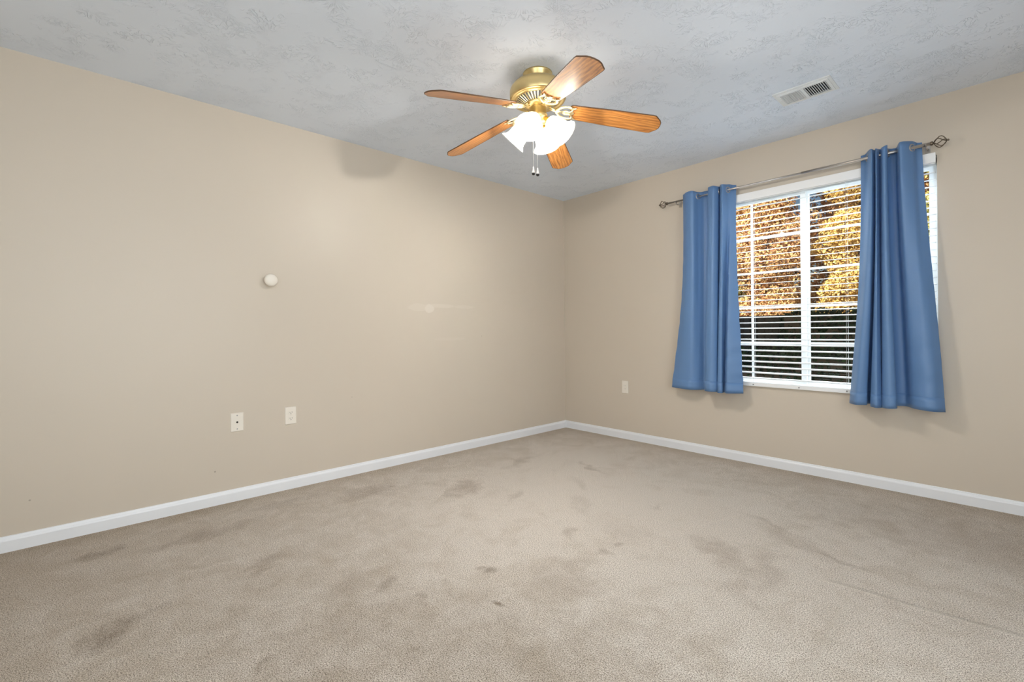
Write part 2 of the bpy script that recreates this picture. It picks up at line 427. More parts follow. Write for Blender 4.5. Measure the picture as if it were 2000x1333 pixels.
M = dict(
    wall=mat_wall('beige_wall_paint'), wall_p=mat_wall('beige_wall_paint_with_filler', True), ceiling=mat_ceiling(), carpet=mat_carpet(),
    trim=plain('white_trim_paint', (232, 234, 238), .32), vinyl=plain('white_vinyl', (240, 242, 244), .35),
    slat=plain('white_blind_slat', (240, 241, 242), .38), cord=plain('white_ladder_cord', (225, 226, 226), .7),
    button=plain('grey_plastic_button', (150, 150, 152), .5),
    plate=plain('ivory_plastic', (233, 226, 215), .35), hole=plain('dark_slot', (40, 32, 26), .6),
    wood=mat_wood(), blade_edge=plain('dark_blade_edge', (92, 62, 38), .4),
    brass=mat_brass('antique_brass', (222, 198, 142), .33), iron=mat_brass('polished_pale_brass', (246, 232, 188), .26), gold=mat_brass('bright_gold_brass', (235, 190, 80), .18),
    shade=mat_shade(), bulb=mat_emit('glowing_bulb', (1, .9, .74), 6), glass=mat_glass(),
    curtain=mat_curtain(), nickel=mat_brass('brushed_nickel', (196, 190, 184), .28), darkmetal=mat_brass('dark_bronze_wire', (120, 108, 94), .35),
    vent=plain('white_vent_enamel', (226, 229, 231), .4), duct=plain('dark_duct', (70, 72, 74), .7),
    chain=plain('white_chain_bead', (235, 235, 235), .3, .2), black=plain('black_plastic', (22, 20, 20), .35),
    grass=plain('lawn_grass', (34, 50, 22), .9, bump=(40, .6)), bark=plain('grey_bark', (84, 70, 56), .9, bump=(12, .8)),
    fence=plain('weathered_fence_boards', (66, 60, 52), .85), blocker=plain('beige_blocker', (170, 160, 146), .7),
    orange=mat_leaves('orange_maple_leaves', [(.18, s2l((96, 62, 36))), (.36, s2l((190, 136, 92))), (.55, s2l((222, 178, 124))), (.80, s2l((236, 206, 140)))]),
    yellow=mat_leaves('yellow_maple_leaves', [(.18, s2l((104, 78, 36))), (.36, s2l((200, 158, 84))), (.58, s2l((228, 194, 112))), (.85, s2l((232, 212, 146)))]),
    green=mat_leaves('yellow_green_leaves', [(.18, s2l((56, 62, 30))), (.40, s2l((140, 140, 70))), (.62, s2l((200, 182, 104))), (.85, s2l((228, 204, 136)))]),
    dark=mat_leaves('dark_hedge_leaves', [(.2, s2l((18, 28, 12))), (.5, s2l((34, 52, 22))), (.8, s2l((50, 74, 32)))]),
)

# ------------------------------------------------------------------ room shell
H = 2.44; XE, YB = 4.5, -5.2          # far side wall and back wall, behind the camera
WX0, WX1, WZ0, WZ1 = 1.505, 2.975, .60, 2.085
def struct(o): o['kind'] = 'structure'; return o
struct(MB().box(-.15, XE + .15, YB - .15, .14, -.12, 0).build('floor', M['carpet']))
struct(MB().box(-.15, XE + .15, YB - .15, .14, H, H + .14).build('ceiling', M['ceiling']))
struct(MB().box(-.15, 0, YB - .15, .14, 0, H).build('wall_left', M['wall_p']))
struct(MB().box(0, WX0, 0, .14, 0, H).box(WX1, XE + .15, 0, .14, 0, H).box(WX0, WX1, 0, .14, 0, WZ0).box(WX0, WX1, 0, .14, WZ1, H).build('wall_right', M['wall']))
EX = (-4.7, -2.1, .5, 2.2)
struct(MB().box(XE, XE + .14, YB, EX[0], 0, H).box(XE, XE + .14, EX[1], 0, 0, H).box(XE, XE + .14, EX[0], EX[1], 0, EX[2]).box(XE, XE + .14, EX[0], EX[1], EX[3], H).build('wall_east', M['wall']))
BX = (2.4, 4.1, .6, 2.2)
struct(MB().box(0, BX[0], YB - .14, YB, 0, H).box(BX[1], XE, YB - .14, YB, 0, H).box(BX[0], BX[1], YB - .14, YB, 0, BX[2]).box(BX[0], BX[1], YB - .14, YB, BX[3], H).build('wall_back', M['wall']))
# unseen house masses and roofs, added to keep the sun off garden and room
struct(MB().box(-6, 9, YB - 2, .14, H + .14, 5.2).box(-6, 9, -9.2, YB - .15, 2.62, 2.75).box(-6, -.15, -6, .14, -.5, H + .14).box(XE + 2.6, 9, -6, .14, -.5, H + .14)
       .add([(-6.4, -8, 5.95), (9.4, -8, 5.95), (9.4, .6, 5.95), (-6.4, .6, 5.95), (-6.4, -3.7, 7.4), (9.4, -3.7, 7.4)],
            [(0, 1, 5, 4), (3, 4, 5, 2), (0, 4, 3), (1, 2, 5), (0, 3, 2, 1)]).build('sun_blocker', M['blocker']))

def baseboard(name, p0, p1, nrm):
    # profile: flat face, ogee top
    prof = [(0, 0), (.012, 0), (.012, .054), (.0105, .060), (.007, .066), (.005, .074), (0, .076)]
    d = Vector((p1[0] - p0[0], p1[1] - p0[1], 0)); mb = MB(); n = len(prof); vs = []
    for (P, e) in ((p0, 0), (p1, 1)):
        for (o, z) in prof: vs.append((P[0] + nrm[0] * o, P[1] + nrm[1] * o, z))
    fs = [(i, (i + 1) % n, n + (i + 1) % n, n + i) for i in range(n)] + [tuple(range(n)), tuple(range(2 * n - 1, n - 1, -1))]
    return struct(mb.add(vs, fs).build(name, M['trim']))
baseboard('baseboard_left', (0, YB), (0, 0), (1, 0))
baseboard('baseboard_right', (0, 0), (XE, 0), (0, -1))
baseboard('baseboard_east', (XE, YB), (XE, 0), (-1, 0))
baseboard('baseboard_back', (0, YB), (XE, YB), (0, 1))

# ------------------------------------------------------------------ windows
# window_1: white vinyl slider, two sashes, grilles between the panes
fy0, fy1 = .055, .125
w1 = struct(empty('window_1', ((WX0 + WX1) / 2, .09, WZ0)))
def pw(mb, name, mat, parent, P):       # build with world coordinates under a parent placed at P
    o = mb.build(name, mat, parent); o.location = (-P[0], -P[1], -P[2]); return o
P1 = tuple(w1.location)
pw(MB().box(WX0, WX0 + .022, fy0, fy1, WZ0, WZ1).box(WX1 - .022, WX1, fy0, fy1, WZ0, WZ1).box(WX0, WX1, fy0, fy1, WZ0, WZ0 + .034).box(WX0, WX1, fy0, fy1, WZ1 - .034, WZ1), 'window_frame', M['vinyl'], w1, P1)
def sash(x0, x1, y0, y1, ls, rs):
    z0, z1 = WZ0 + .030, WZ1 - .030
    gz0, gz1 = z0 + .03, z1 - .03
    s_ = pw(MB().box(x0, x0 + ls, y0, y1, z0, z1).box(x1 - rs, x1, y0, y1, z0, z1).box(x0 + ls, x1 - rs, y0, y1, z0, gz0).box(x0 + ls, x1 - rs, y0, y1, gz1, z1), 'sash', M['vinyl'], w1, P1)
    gx0, gx1 = x0 + ls, x1 - rs; ym = (y0 + y1) / 2
    g = MB(); xc = (gx0 + gx1) / 2
    g.box(xc - .008, xc + .008, ym - .004, ym + .004, gz0, gz1)
    for k in range(1, 5):
        z = gz0 + (gz1 - gz0) * k / 5; g.box(gx0, gx1, ym - .0042, ym + .0042, z - .008, z + .008)
    for nm, mb, mt in (('muntin', g, M['vinyl']), ('pane', MB().box(gx0 - .004, gx1 + .004, ym + .007, ym + .010, gz0 - .004, gz1 + .004), M['glass'])):
        o = mb.build(nm, mt, s_)
    return s_
sash(WX0 + .018, 2.262, .062, .088, .026, .034)
sash(2.222, WX1 - .018, .092, .118, .052, .026)

def added_window(name, x0, x1, y0, y1, z0, z1, axis):
    e = struct(empty(name, ((x0 + x1) / 2, (y0 + y1) / 2, z0))); P = tuple(e.location); t = .05; mb = MB()
    if axis == 'x':
        xm = (x0 + x1) / 2
        mb.box(x0, x0 + t, y0, y1, z0, z1).box(x1 - t, x1, y0, y1, z0, z1).box(x0, x1, y0, y1, z0, z0 + t).box(x0, x1, y0, y1, z1 - t, z1).box(xm - .025, xm + .025, y0, y1, z0, z1)
        gl = MB().box(x0 + t, x1 - t, (y0 + y1) / 2 - .002, (y0 + y1) / 2 + .002, z0 + t, z1 - t)
    else:
        ym = (y0 + y1) / 2
        mb.box(x0, x1, y0, y0 + t, z0, z1).box(x0, x1, y1 - t, y1, z0, z1).box(x0, x1, y0, y1, z0, z0 + t).box(x0, x1, y0, y1, z1 - t, z1).box(x0, x1, ym - .025, ym + .025, z0, z1)
        gl = MB().box((x0 + x1) / 2 - .002, (x0 + x1) / 2 + .002, y0 + t, y1 - t, z0 + t, z1 - t)
    pw(mb, 'window_frame', M['vinyl'], e, P); pw(gl, 'pane', M['glass'], e, P)
added_window('added_window_east', XE + .05, XE + .11, EX[0], EX[1], EX[2], EX[3], 'y')  # unseen window added to go with the east fill lamp
added_window('added_window_back', BX[0], BX[1], YB - .11, YB - .05, BX[2], BX[3], 'x')  # unseen window added to go with the back fill lamp

# ------------------------------------------------------------------ window blind
bl = tag(empty('window_blind', (2.24, 0, WZ1)), 'white horizontal slat blind hanging open in the window behind the blue curtains', 'window blind')
PB = tuple(bl.location)
bx0, bx1 = WX0 + .006, WX1 - .006
pw(MB().box(bx0 - .004, bx1 + .004, -.036, -.024, 2.034, 2.094, b=.003), 'valance', M['slat'], bl, PB)
pw(MB().box(bx0, bx1, -.022, .034, 2.030, 2.078), 'head_rail', M['vinyl'], bl, PB)
SY = .002; pitch_s = .0425; tilt = math.radians(7)
slat_me = None; zs = []
z = .664
while z < 1.99: zs.append(z); z += pitch_s
sagm = MB()
n_ = 5; vs = []; fs = []
for e, xx in enumerate((bx0, bx1)):
    for side in (0, 1):
        for i in range(n_):
            w = -1 + 2 * i / (n_ - 1)
            yy = w * .025; zz = .0022 * (1 - w * w) + (.0014 if side == 0 else -.0014)
            vs.append((xx - 2.24, yy * math.cos(tilt) - zz * math.sin(tilt), zz * math.cos(tilt) + yy * math.sin(tilt)))
for i in range(n_ - 1):
    a = 2 * n_
    fs.append((i, i + 1, a + i + 1, a + i)); fs.append((n_ + i, a + n_ + i, a + n_ + i + 1, n_ + i + 1))
    fs.append((i, n_ + i, n_ + i + 1, i + 1)); fs.append((a + i, a + i + 1, a + n_ + i + 1, a + n_ + i))
fs.append((0, 2 * n_, 3 * n_, n_)); fs.append((n_ - 1, 2 * n_ - 1, 4 * n_ - 1, 3 * n_ - 1))
first = MB().add(vs, fs).build('slat', M['slat'], bl)
for i, z in enumerate(zs):
    s_ = first if i == 0 else first.copy()
    if i: COL.objects.link(s_); s_.parent = bl
    s_.location = (0, SY, z - PB[2]); s_.rotation_euler = (0, random.uniform(-.0012, .0012), 0)
br = pw(MB().box(bx0, bx1, -.026, .026, .602, .632, b=.004), 'bottom_rail', M['slat'], bl, PB)
for xx in (1.62, 1.925, 2.235, 2.52, 2.84):
    MB().lathe([(0, .004), (.004, .0035), (.0055, .001), (.0055, 0)], 12, M=Matrix.Translation((xx, -.026, .616)) @ Matrix.Rotation(PI / 2, 4, 'X')).build('button', M['button'], br)
for xx in (1.62, 1.925, 2.52, 2.84):
    mb = MB()
    for yy in (-.0235, .0275): mb.tube([(xx, yy, .63), (xx, yy, 2.04)], .0007, 5)
    pw(mb, 'ladder_cord', M['cord'], bl, PB)

# ------------------------------------------------------------------ curtain rod
RY, RZ = -.085, 2.135
rd = tag(empty('curtain_rod', (2.1, RY, RZ)), 'slim brushed nickel curtain rod with wire cage finials above the window', 'curtain rod')
PR = tuple(rd.location)
pw(MB().tube([(1.25, RY, RZ), (2.30, RY, RZ)], .0075, 16), 'rod', M['nickel'], rd, PR)
pw(MB().tube([(2.28, RY, RZ), (2.965, RY, RZ)], .0095, 16), 'rod', M['nickel'], rd, PR)
def finial(xa, sgn):
    mb = MB()
    Mx = Matrix.Translation((xa, RY, RZ)) @ Matrix.Rotation(sgn * PI / 2, 4, 'Y')
    mb.lathe([(.009, -.012), (.012, -.008), (.012, 0), (.007, .003), (.006, .006)], 16, M=Mx)
    for k in range(5):
        a0 = 2 * PI * k / 5; pts = []
        for i in range(15):
            w = i / 14; rr = .033 * math.sin(PI * w) ** .8; a = a0 + w * 1.3
            pts.append((rr * math.cos(a) + 0, rr * math.sin(a), .004 + .058 * w))
        mb.tube(pts, .0026, 7, M=Mx)
    mb.lathe([(0, .073), (.004, .072), (.0065, .067), (.004, .062), (.006, .06), (.006, .056)], 14, M=Mx)
    return pw(mb, 'finial', M['darkmetal'], rd, PR)
finial(1.25, -1); finial(2.965, 1)
for bxx in (1.335, 2.935):
    mb = MB().box(bxx - .012, bxx + .012, -.004, 0, RZ - .035, RZ + .03, b=.001)
    mb.tube([(bxx, -.002, RZ - .005), (bxx, -.05, RZ - .02), (bxx, RY, RZ - .016)], .004, 8)
    mb.tube([(bxx, RY + .013 * math.sin(a), RZ - .013 * math.cos(a)) for a in [i * PI / 8 - PI / 2 for i in range(9)]], .0035, 8)
    pw(mb, 'bracket', M['nickel'], rd, PR)

# ------------------------------------------------------------------ curtains
LT = [(1.4093, -.10), (1.4515, -.128), (1.5068, -.132), (1.5326, -.085), (1.5611, -.048), (1.6014, -.045), (1.628, -.09), (1.6336, -.125), (1.6813, -.138), (1.7045, -.11), (1.7058, -.08), (1.7329, -.12), (1.7533, -.135), (1.7716, -.085), (1.7906, -.05), (1.8197, -.045)]
LB = [(1.2904, -.095), (1.385, -.125), (1.47, -.13), (1.525, -.085), (1.55, -.055), (1.578, -.06), (1.594, -.11), (1.612, -.165), (1.660, -.18), (1.699, -.145), (1.689, -.09), (1.712, -.165), (1.744, -.165), (1.738, -.105), (1.79, -.175), (1.8845, -.11)]
RT = [(2.6118, -.05), (2.6361, -.05), (2.664, -.105), (2.683, -.14), (2.691, -.11), (2.695, -.10), (2.699, -.11), (2.704, -.14), (2.709, -.13), (2.7125, -.09), (2.7189, -.08), (2.7353, -.13), (2.7494, -.140), (2.759, -.122), (2.750, -.060), (2.790, -.044), (2.822, -.138), (2.8714, -.085), (2.8881, -.05), (2.9135, -.045)]
RB = [(2.5444, -.07), (2.560, -.12), (2.60, -.175), (2.646, -.148), (2.638, -.09), (2.650, -.05), (2.664, -.09), (2.670, -.15), (2.7024, -.18), (2.723, -.145), (2.713, -.10), (2.7345, -.165), (2.7688, -.192), (2.799, -.165), (2.782, -.075), (2.830, -.045), (2.872, -.115), (2.93, -.155), (2.975, -.145), (3.01, -.10)]
def curtain(T, B, ztop, zbot, grommets, label, bow, seed, wr):
    NU, NV = 200, 60; random.seed(seed)
    t_, b_ = catmull([(x, y, 0) for x, y in T], NU, True), catmull([(x, y, 0) for x, y in B], NU, True)
    cx = sum(q[0] for q in T) / len(T)
    P = (cx, RY, RZ); root = tag(empty('curtain', P), label, 'curtain', 'blue grommet curtains')
    ph = [random.uniform(0, 6) for _ in range(6)]
    vs = []; fs = []
    for j in range(NV + 1):
        v = j / NV; z = ztop + (zbot - ztop) * v
        w = max(0, (v - .02)) / .98; w = w * w * (3 - 2 * w) * .35 + w * .65
        for i in range(NU):
            s = i / (NU - 1); p = t_[i].lerp(b_[i], w ** bow(s)); p.y = t_[i].y + (b_[i].y - t_[i].y) * w ** .65
            hem = .0015 * math.sin(9 * s + ph[0]) + .010 * math.sin(PI * 3.3 * s + ph[1]) * v ** 6 * .4
            # small wrinkles near the free edge
            e = wr(s) * .006 * (math.sin(34 * z + 9 * s + ph[2]) + .6 * math.sin(61 * z - 23 * s + ph[3])) * min(1, v * 1.5)
            sag = -.004 * math.cos(2 * PI * s * 5) * (1 - v) ** 8
            vs.append((p.x, min(p.y + e, -.043), z + hem + sag))
    for j in range(NV):
        for i in range(NU - 1):
            a = j * NU + i; fs.append((a, a + NU, a + NU + 1, a + 1))
    panel = pw(MB().add(vs, fs, True), 'curtain_panel', M['curtain'], root, P)
    so = panel.modifiers.new('thick', 'SOLIDIFY'); so.thickness = .0018; so.offset = 0
    # bottom hem: a doubled strip of cloth stitched on
    vs2 = []; fs2 = []; js = [NV - 3, NV - 2, NV - 1, NV]
    for jj, j in enumerate(js):
        for i in range(NU):
            q = Vector(vs[j * NU + i]); a = Vector(vs[j * NU + min(i + 1, NU - 1)]); b = Vector(vs[j * NU + max(i - 1, 0)])
            n = (a - b).cross(Vector((0, 0, 1))); n.normalize()
            vs2.append(q + n * .0016)
    for jj in range(len(js) - 1):
        for i in range(NU - 1):
            a = jj * NU + i; fs2.append((a, a + NU, a + NU + 1, a + 1))
    hem_o = pw(MB().add(vs2, fs2, True), 'hem', M['curtain'], root, P)
    so = hem_o.modifiers.new('thick', 'SOLIDIFY'); so.thickness = .0016; so.offset = 0
    for (gx, ang) in grommets:
        Mg = Matrix.Translation((gx, RY, RZ)) @ Matrix.Rotation(ang, 4, 'Z') @ Matrix.Rotation(PI / 2, 4, 'Y')
        mb = MB().lathe([(.0165, -.003), (.019, -.0042), (.0225, -.0035), (.0245, 0), (.0225, .0035), (.019, .0042), (.0165, .003), (.0165, -.003)], 28, M=Mg)
        g = pw(mb, 'grommet', M['nickel'], root, P)
    return root
curtain(LT, LB, 2.176, .548, [(1.5326, -.45), (1.625, .35), (1.7048, .2), (1.7716, -.45)], 'blue curtain on the left side of the window, hanging short and gathered by the wall', lambda s: 2.6 - 1.1 * min(1, s * 1.5), 3,
        lambda s: max(0, (s - .8) * 4) + max(0, (.12 - s) * 4))
curtain(RT, RB, 2.172, .548, [(2.656, .6), (2.7125, -.3), (2.7575, -.1), (2.812, .5), (2.8714, -.45)], 'blue curtain on the right side of the window, flaring wide at its hem', lambda s: 2.3 - 1.25 * s, 8,
        lambda s: max(0, (s - .8) * 4))

# ------------------------------------------------------------------ ceiling fan
FC = (1.547, -1.979, H)
fan = tag(empty('ceiling_fan', FC), 'brass ceiling fan with five oak blades and lit frosted glass shades', 'ceiling fan')
MB().lathe([(0, 0), (.080, 0), (.080, -.008), (.074, -.014), (.072, -.034), (.066, -.038), (.0, -.038)], 56).build('canopy', M['brass'], fan)
mh = MB().lathe([(.0, -.036), (.078, -.038), (.086, -.043), (.112, -.052), (.134, -.066), (.148, -.084), (.152, -.098), (.152, -.136), (.148, -.143),
            (.138, -.145), (.132, -.141), (.120, -.141), (.115, -.147)], 72).build('motor_housing', M['brass'], fan)
bm_ = MB().lathe([(.115, -.146), (.072, -.168), (.066, -.170)], 60)
vent_ring = bm_.build('vent_ring', M['duct'], mh)
rb = MB()
for k in range(40):
    a = 2 * PI * k / 40
    rb.add([(.117, -.0032, -.149), (.117, .0032, -.149), (.068, .002, -.173), (.068, -.002, -.173), (.117, -.0032, -.143), (.117, .0032, -.143), (.068, .002, -.167), (.068, -.002, -.167)],
           [(0, 1, 2, 3), (7, 6, 5, 4), (0, 4, 5, 1), (1, 5, 6, 2), (2, 6, 7, 3), (3, 7, 4, 0)], False, Matrix.Rotation(a, 4, 'Z'))
rb.build('vent_ribs', M['iron'], mh)
MB().lathe([(.074, -.166), (.076, -.172), (.072, -.178), (.055, -.180), (.050, -.184), (0, -.184)], 48).build('flywheel', M['brass'], fan)
# blades: flat boards drooping slightly from the motor, each pitched, on scrolled irons
DROOP = .166; Z0 = -.182; PHI0 = math.radians(-97.05)
def blade_outline():
    r0, r1, w0, w1 = .178, .668, .052, .068
    pts = [(r0, -w0 + .006), (r0 + .006, -w0), (.40, -.0625), (r1 - .055, -w1), (r1 - .040, -w1 + .002), (r1 - .010, -.036), (r1 - .002, -.020), (r1, 0)]
    return pts + [(x, -y) for x, y in reversed(pts[:-1])]
bo = blade_outline()
for k in range(5):
    a = PHI0 + 2 * PI * k / 5
    Mb = Matrix.Rotation(a, 4, 'Z') @ Matrix.Translation((0, 0, Z0)) @ Matrix.Rotation(math.atan(DROOP), 4, 'Y') @ Matrix.Rotation(math.radians(-13), 4, 'X')
    b_o = extrude_poly(bo, 0, .0055).build('blade', M['wood'], fan); b_o.matrix_local = Mb
    # dark rim round the board
    rim = MB().tube([(x, y, .00275) for x, y in bo], .0033, 6, closed=True).build('blade_edge', M['blade_edge'], b_o)
    ir = MB(); zz = -.006
    for s in (1, -1):
        arc = catmull([(.100, s * .004, 0), (.112, s * .018, 0), (.128, s * .034, 0), (.150, s * .044, 0), (.174, s * .043, 0), (.190, s * .036, 0), (.208, s * .044, 0)], 26)
        ir.tube([(q.x, q.y, zz) for q in arc], [.0085] * 20 + [.0082, .0078, .007, .006, .005, .004], 10, flat=.6)
        curl = catmull([(.190, s * .036, 0), (.186, s * .020, 0), (.172, s * .008, 0), (.152, s * .012, 0), (.140, s * .004, 0)], 18)
        ir.tube([(q.x, q.y, zz - .001) for q in curl], .0060, 10, flat=.6)
    ir.box(.140, .198, -.009, .009, zz - .001, zz + .004, b=.001)
    for (sx, sy) in ((.150, 0), (.188, .026), (.188, -.026)):
        ir.lathe([(0, zz - .006), (.003, zz - .0055), (.005, zz - .002), (.005, zz + .006)], 10, M=Matrix.Translation((sx, sy, 0)))
    # arm that reaches back to the flywheel
    ir.tube([(.062, 0, .006), (.080, 0, .002), (.10, 0, zz), (.14, 0, zz)], [.011, .011, .010, .009], 10, flat=.45)
    io = ir.build('blade_iron', M['iron'], fan); io.matrix_local = Mb
# light kit
MB().lathe([(.0, -.182), (.044, -.184), (.046, -.190), (.046, -.222), (.052, -.226), (.054, -.236), (.050, -.246), (.038, -.256), (.024, -.262), (0, -.264)], 48).build('switch_housing', M['brass'], fan)
MB().lathe([(.020, -.258), (.022, -.266), (.012, -.272), (.010, -.280), (.014, -.290), (.0135, -.300), (.007, -.308), (.006, -.314), (.008, -.318), (.004, -.326), (0, -.328)], 24).build('finial', M['gold'], fan)
PH = [(-22 + 47.6), (68 + 47.6), (158 + 47.6), (248 + 47.6)]
for ph in PH:
    Ms = Matrix.Rotation(math.radians(ph), 4, 'Z') @ Matrix.Translation((.040, 0, -.248))
    arm = MB().tube([(0, 0, 0), (.012, 0, -.004), (.020, 0, -.012), (.026, 0, -.020)], .010, 12, M=Ms)
    tl_ = math.radians(45)
    Mt = Ms @ Matrix.Translation((.022, 0, -.014)) @ Matrix.Rotation(PI - tl_, 4, 'Y')      # local +z points out of the shade, down and outwards
    arm.lathe([(0, -.006), (.020, -.006), (.023, -.001), (.023, .0012), (.0, .0012)], 24, M=Mt)
    arm.build('lamp_arm', M['gold'], fan)
    prof = [(.010, .0015), (.024, .003), (.032, .009), (.038, .020), (.047, .042), (.0515, .060), (.0525, .078), (.054, .094), (.060, .108), (.072, .120), (.074, .124)]
    sh = MB().lathe(prof, 56, M=Mt, wav=lambda j, a_: (.0 if j < 8 else .008 * (j - 7) / 4 * math.cos(12 * a_))).build('lamp_shade', M['shade'], fan)
    so = sh.modifiers.new('thick', 'SOLIDIFY'); so.thickness = .0025; so.offset = -1
    MB().lathe([(.012, .006), (.012, .018), (.018, .030), (.022, .042), (.018, .054), (.008, .060), (0, .061)], 20, M=Mt).build('bulb', M['bulb'], sh)
    c_ = Vector(FC) + (Mt @ Vector((0, 0, .086)))
    light('fan_lamp', 'POINT', c_, 21, (1, .95, .88), shadow_soft_size=.022)
# pull chains
for (dx, dy, zt, zb) in ((.000, -.040, -.240, -.510), (.020, -.018, -.250, -.516)):
    rgt = Vector((math.cos(YAW), math.sin(YAW), 0)); aw = Vector((-math.sin(YAW), math.cos(YAW), 0))
    p_ = rgt * (-.028 + (0 if dx == 0 else .023)) + aw * -.012
    ch = MB()
    ch.tube([(p_.x, p_.y, zt + .02), (p_.x, p_.y, zb)], .0009, 6)
    z = zt
    while z > zb: ch.lathe([(0, .0016), (.0016, 0), (0, -.0016)], 6, M=Matrix.Translation((p_.x, p_.y, z))); z -= .0045
    co = ch.build('pull_chain', M['chain'], fan)
    MB().lathe([(0, .003), (.0028, .001), (.0045, -.012), (.0085, -.028), (.0085, -.032), (0, -.032)], 16, M=Matrix.Translation((p_.x, p_.y, zb))).build('pull_knob', M['chain'], co)
    MB().lathe([(0, -.031), (.0085, -.031), (.0085, -.038), (.006, -.042), (0, -.043)], 16, M=Matrix.Translation((p_.x, p_.y, zb))).build('knob_tip', M['black'], co)

# ------------------------------------------------------------------ ceiling vent
vn = tag(empty('ceiling_vent', (2.463, -.663, H)), 'white louvred air register set in the ceiling near the window wall', 'ceiling vent')
vx0, vx1, vy0, vy1 = -.146, .146, -.106, .102
vf = MB()
def ring(a0, a1, b0, b1, i0, i1, j0, j1, z0, z1):
    vf.box(a0, a1, b0, j0, z0, z1).box(a0, a1, j1, b1, z0, z1).box(a0, i0, j0, j1, z0, z1).box(i1, a1, j0, j1, z0, z1)
ring(vx0, vx1, vy0, vy1, -.117, .117, -.067, .068, -.005, 0)
ring(-.132, .132, -.084, .084, -.117, .117, -.067, .068, -.010, -.004)
vf.box(-.009, .006, -.067, .068, -.010, -.001)
vf.build('register_frame', M['vent'], vn)
MB().box(-.117, .117, -.067, .068, -.0012, -.0004).build('duct_opening', M['duct'], vn)
for (a, b, t_) in ((-.117, -.009, 38), (.006, .117, -38)):
    for k in range(10):
        xx = a + (b - a) * (k + .5) / 10
        MB().box(-.0012, .0012, -.067, .068, -.0058, .0058).build('louvre', M['vent'], vn).matrix_local = Matrix.Translation((xx, 0, -.0075)) @ Matrix.Rotation(math.radians(t_), 4, 'Y')
lv = MB().box(-.004, .004, -.0015, .0015, -.016, -.008).build('damper_lever', M['vent'], vn); lv.location = (-.124, -.02, 0)

# ------------------------------------------------------------------ wall plates
def plate(name, loc, rz, label, cat, kind, w=.074, h=.118):
    e = tag(empty(name, loc, rz), label, cat)
    # local: +y out of the wall, x across, z up (centred)
    bm = bmesh.new(); bmesh.ops.create_cube(bm, size=1)
    for v in bm.verts:
        top = v.co.y > 0
        v.co = (v.co.x * (w - (.008 if top else 0)), (.006 if top else 0), v.co.z * (h - (.008 if top else 0)))
    bmesh.ops.bevel(bm, geom=bm.edges[:], offset=.0015, segments=2, affect='EDGES')
    bm.verts.index_update()
    MB().add([v.co.copy() for v in bm.verts], [[v.index for v in q.verts] for q in bm.faces]).build('cover_plate', M['plate'], e); bm.free()
    rx = Matrix.Rotation(-PI / 2, 4, 'X')
    def screw(z):
        MB().lathe([(0, .0015), (.003, .001), (.0035, 0)], 12, M=Matrix.Translation((0, .006, z)) @ rx).build('screw', M['plate'] if kind != 'cable' else M['button'], e)
    if kind == 'duplex':
        screw(0)
        for s in (1, -1):
            f_ = []
            for i in range(24):
                a = 2 * PI * i / 24; f_.append((.0165 * math.cos(a), max(-.0125, min(.0125, .0175 * math.sin(a)))))
            mb = MB(); extrude_poly(f_, .0055, .0085, M=Matrix.Translation((0, 0, s * .0195)) @ rx, mb=mb)
            rc = mb.build('receptacle', M['plate'], e)
            d = MB().box(-.0075, -.0055, .008, .0088, s * .0195 - .001, s * .0195 + .008).box(.0055, .0075, .008, .0088, s * .0195 - .001, s * .0195 + .007)
            d.lathe([(0, .0088), (.0026, .0088), (.0026, .008)], 12, M=Matrix.Translation((0, 0, s * .0195 - .007)) @ rx)
            d.build('slots', M['hole'], rc)
    elif kind == 'cable':
        screw(.042); screw(-.042)
        MB().lathe([(.0058, .005), (.0058, .0078), (.0045, .0085), (.004, .0085), (.004, .007), (0, .007)], 20, M=rx).build('cable_jack', M['hole'], e)
    else:
        MB().box(-.0165, .0165, .0055, .0085, -.0335, .0335, b=.001).build('insert', M['plate'], e)
        for q in (.010, -.020):
            MB().box(-.0075, -.0055, .008, .0089, q, q + .008).box(.0055, .0075, .008, .0089, q, q + .008).build('slots', M['button'], e)
    return e
plate('cable_plate', (0, -3.111, .490), -PI / 2, 'ivory cable wall plate with one dark jack hole, on the left wall', 'wall plate', 'cable')
plate('electrical_outlet', (0, -2.795, .490), -PI / 2, 'ivory double socket outlet on the left wall, right of the cable plate', 'outlet', 'duplex')
plate('electrical_outlet', (.756, 0, .496), PI, 'ivory outlet with a rectangular insert, on the window wall near the corner', 'outlet', 'decora', w=.072, h=.12)
# round cap
kc = tag(empty('wall_cap', (0, -2.916, 1.389)), 'round white domed cap fixed on the left wall above the outlets', 'wall cap')
Mk = Matrix.Rotation(PI / 2, 4, 'Y')
MB().lathe([(0, .0), (.027, 0), (.027, .024), (.0, .024)], 36, M=Mk).build('base_ring', M['plate'], kc)
MB().lathe([(0, .022), (.034, .022), (.039, .025), (.0405, .031), (.039, .037), (.032, .043), (.020, .047), (.008, .049), (0, .0492)], 40, M=Mk).build('dome_cover', M['plate'], kc)

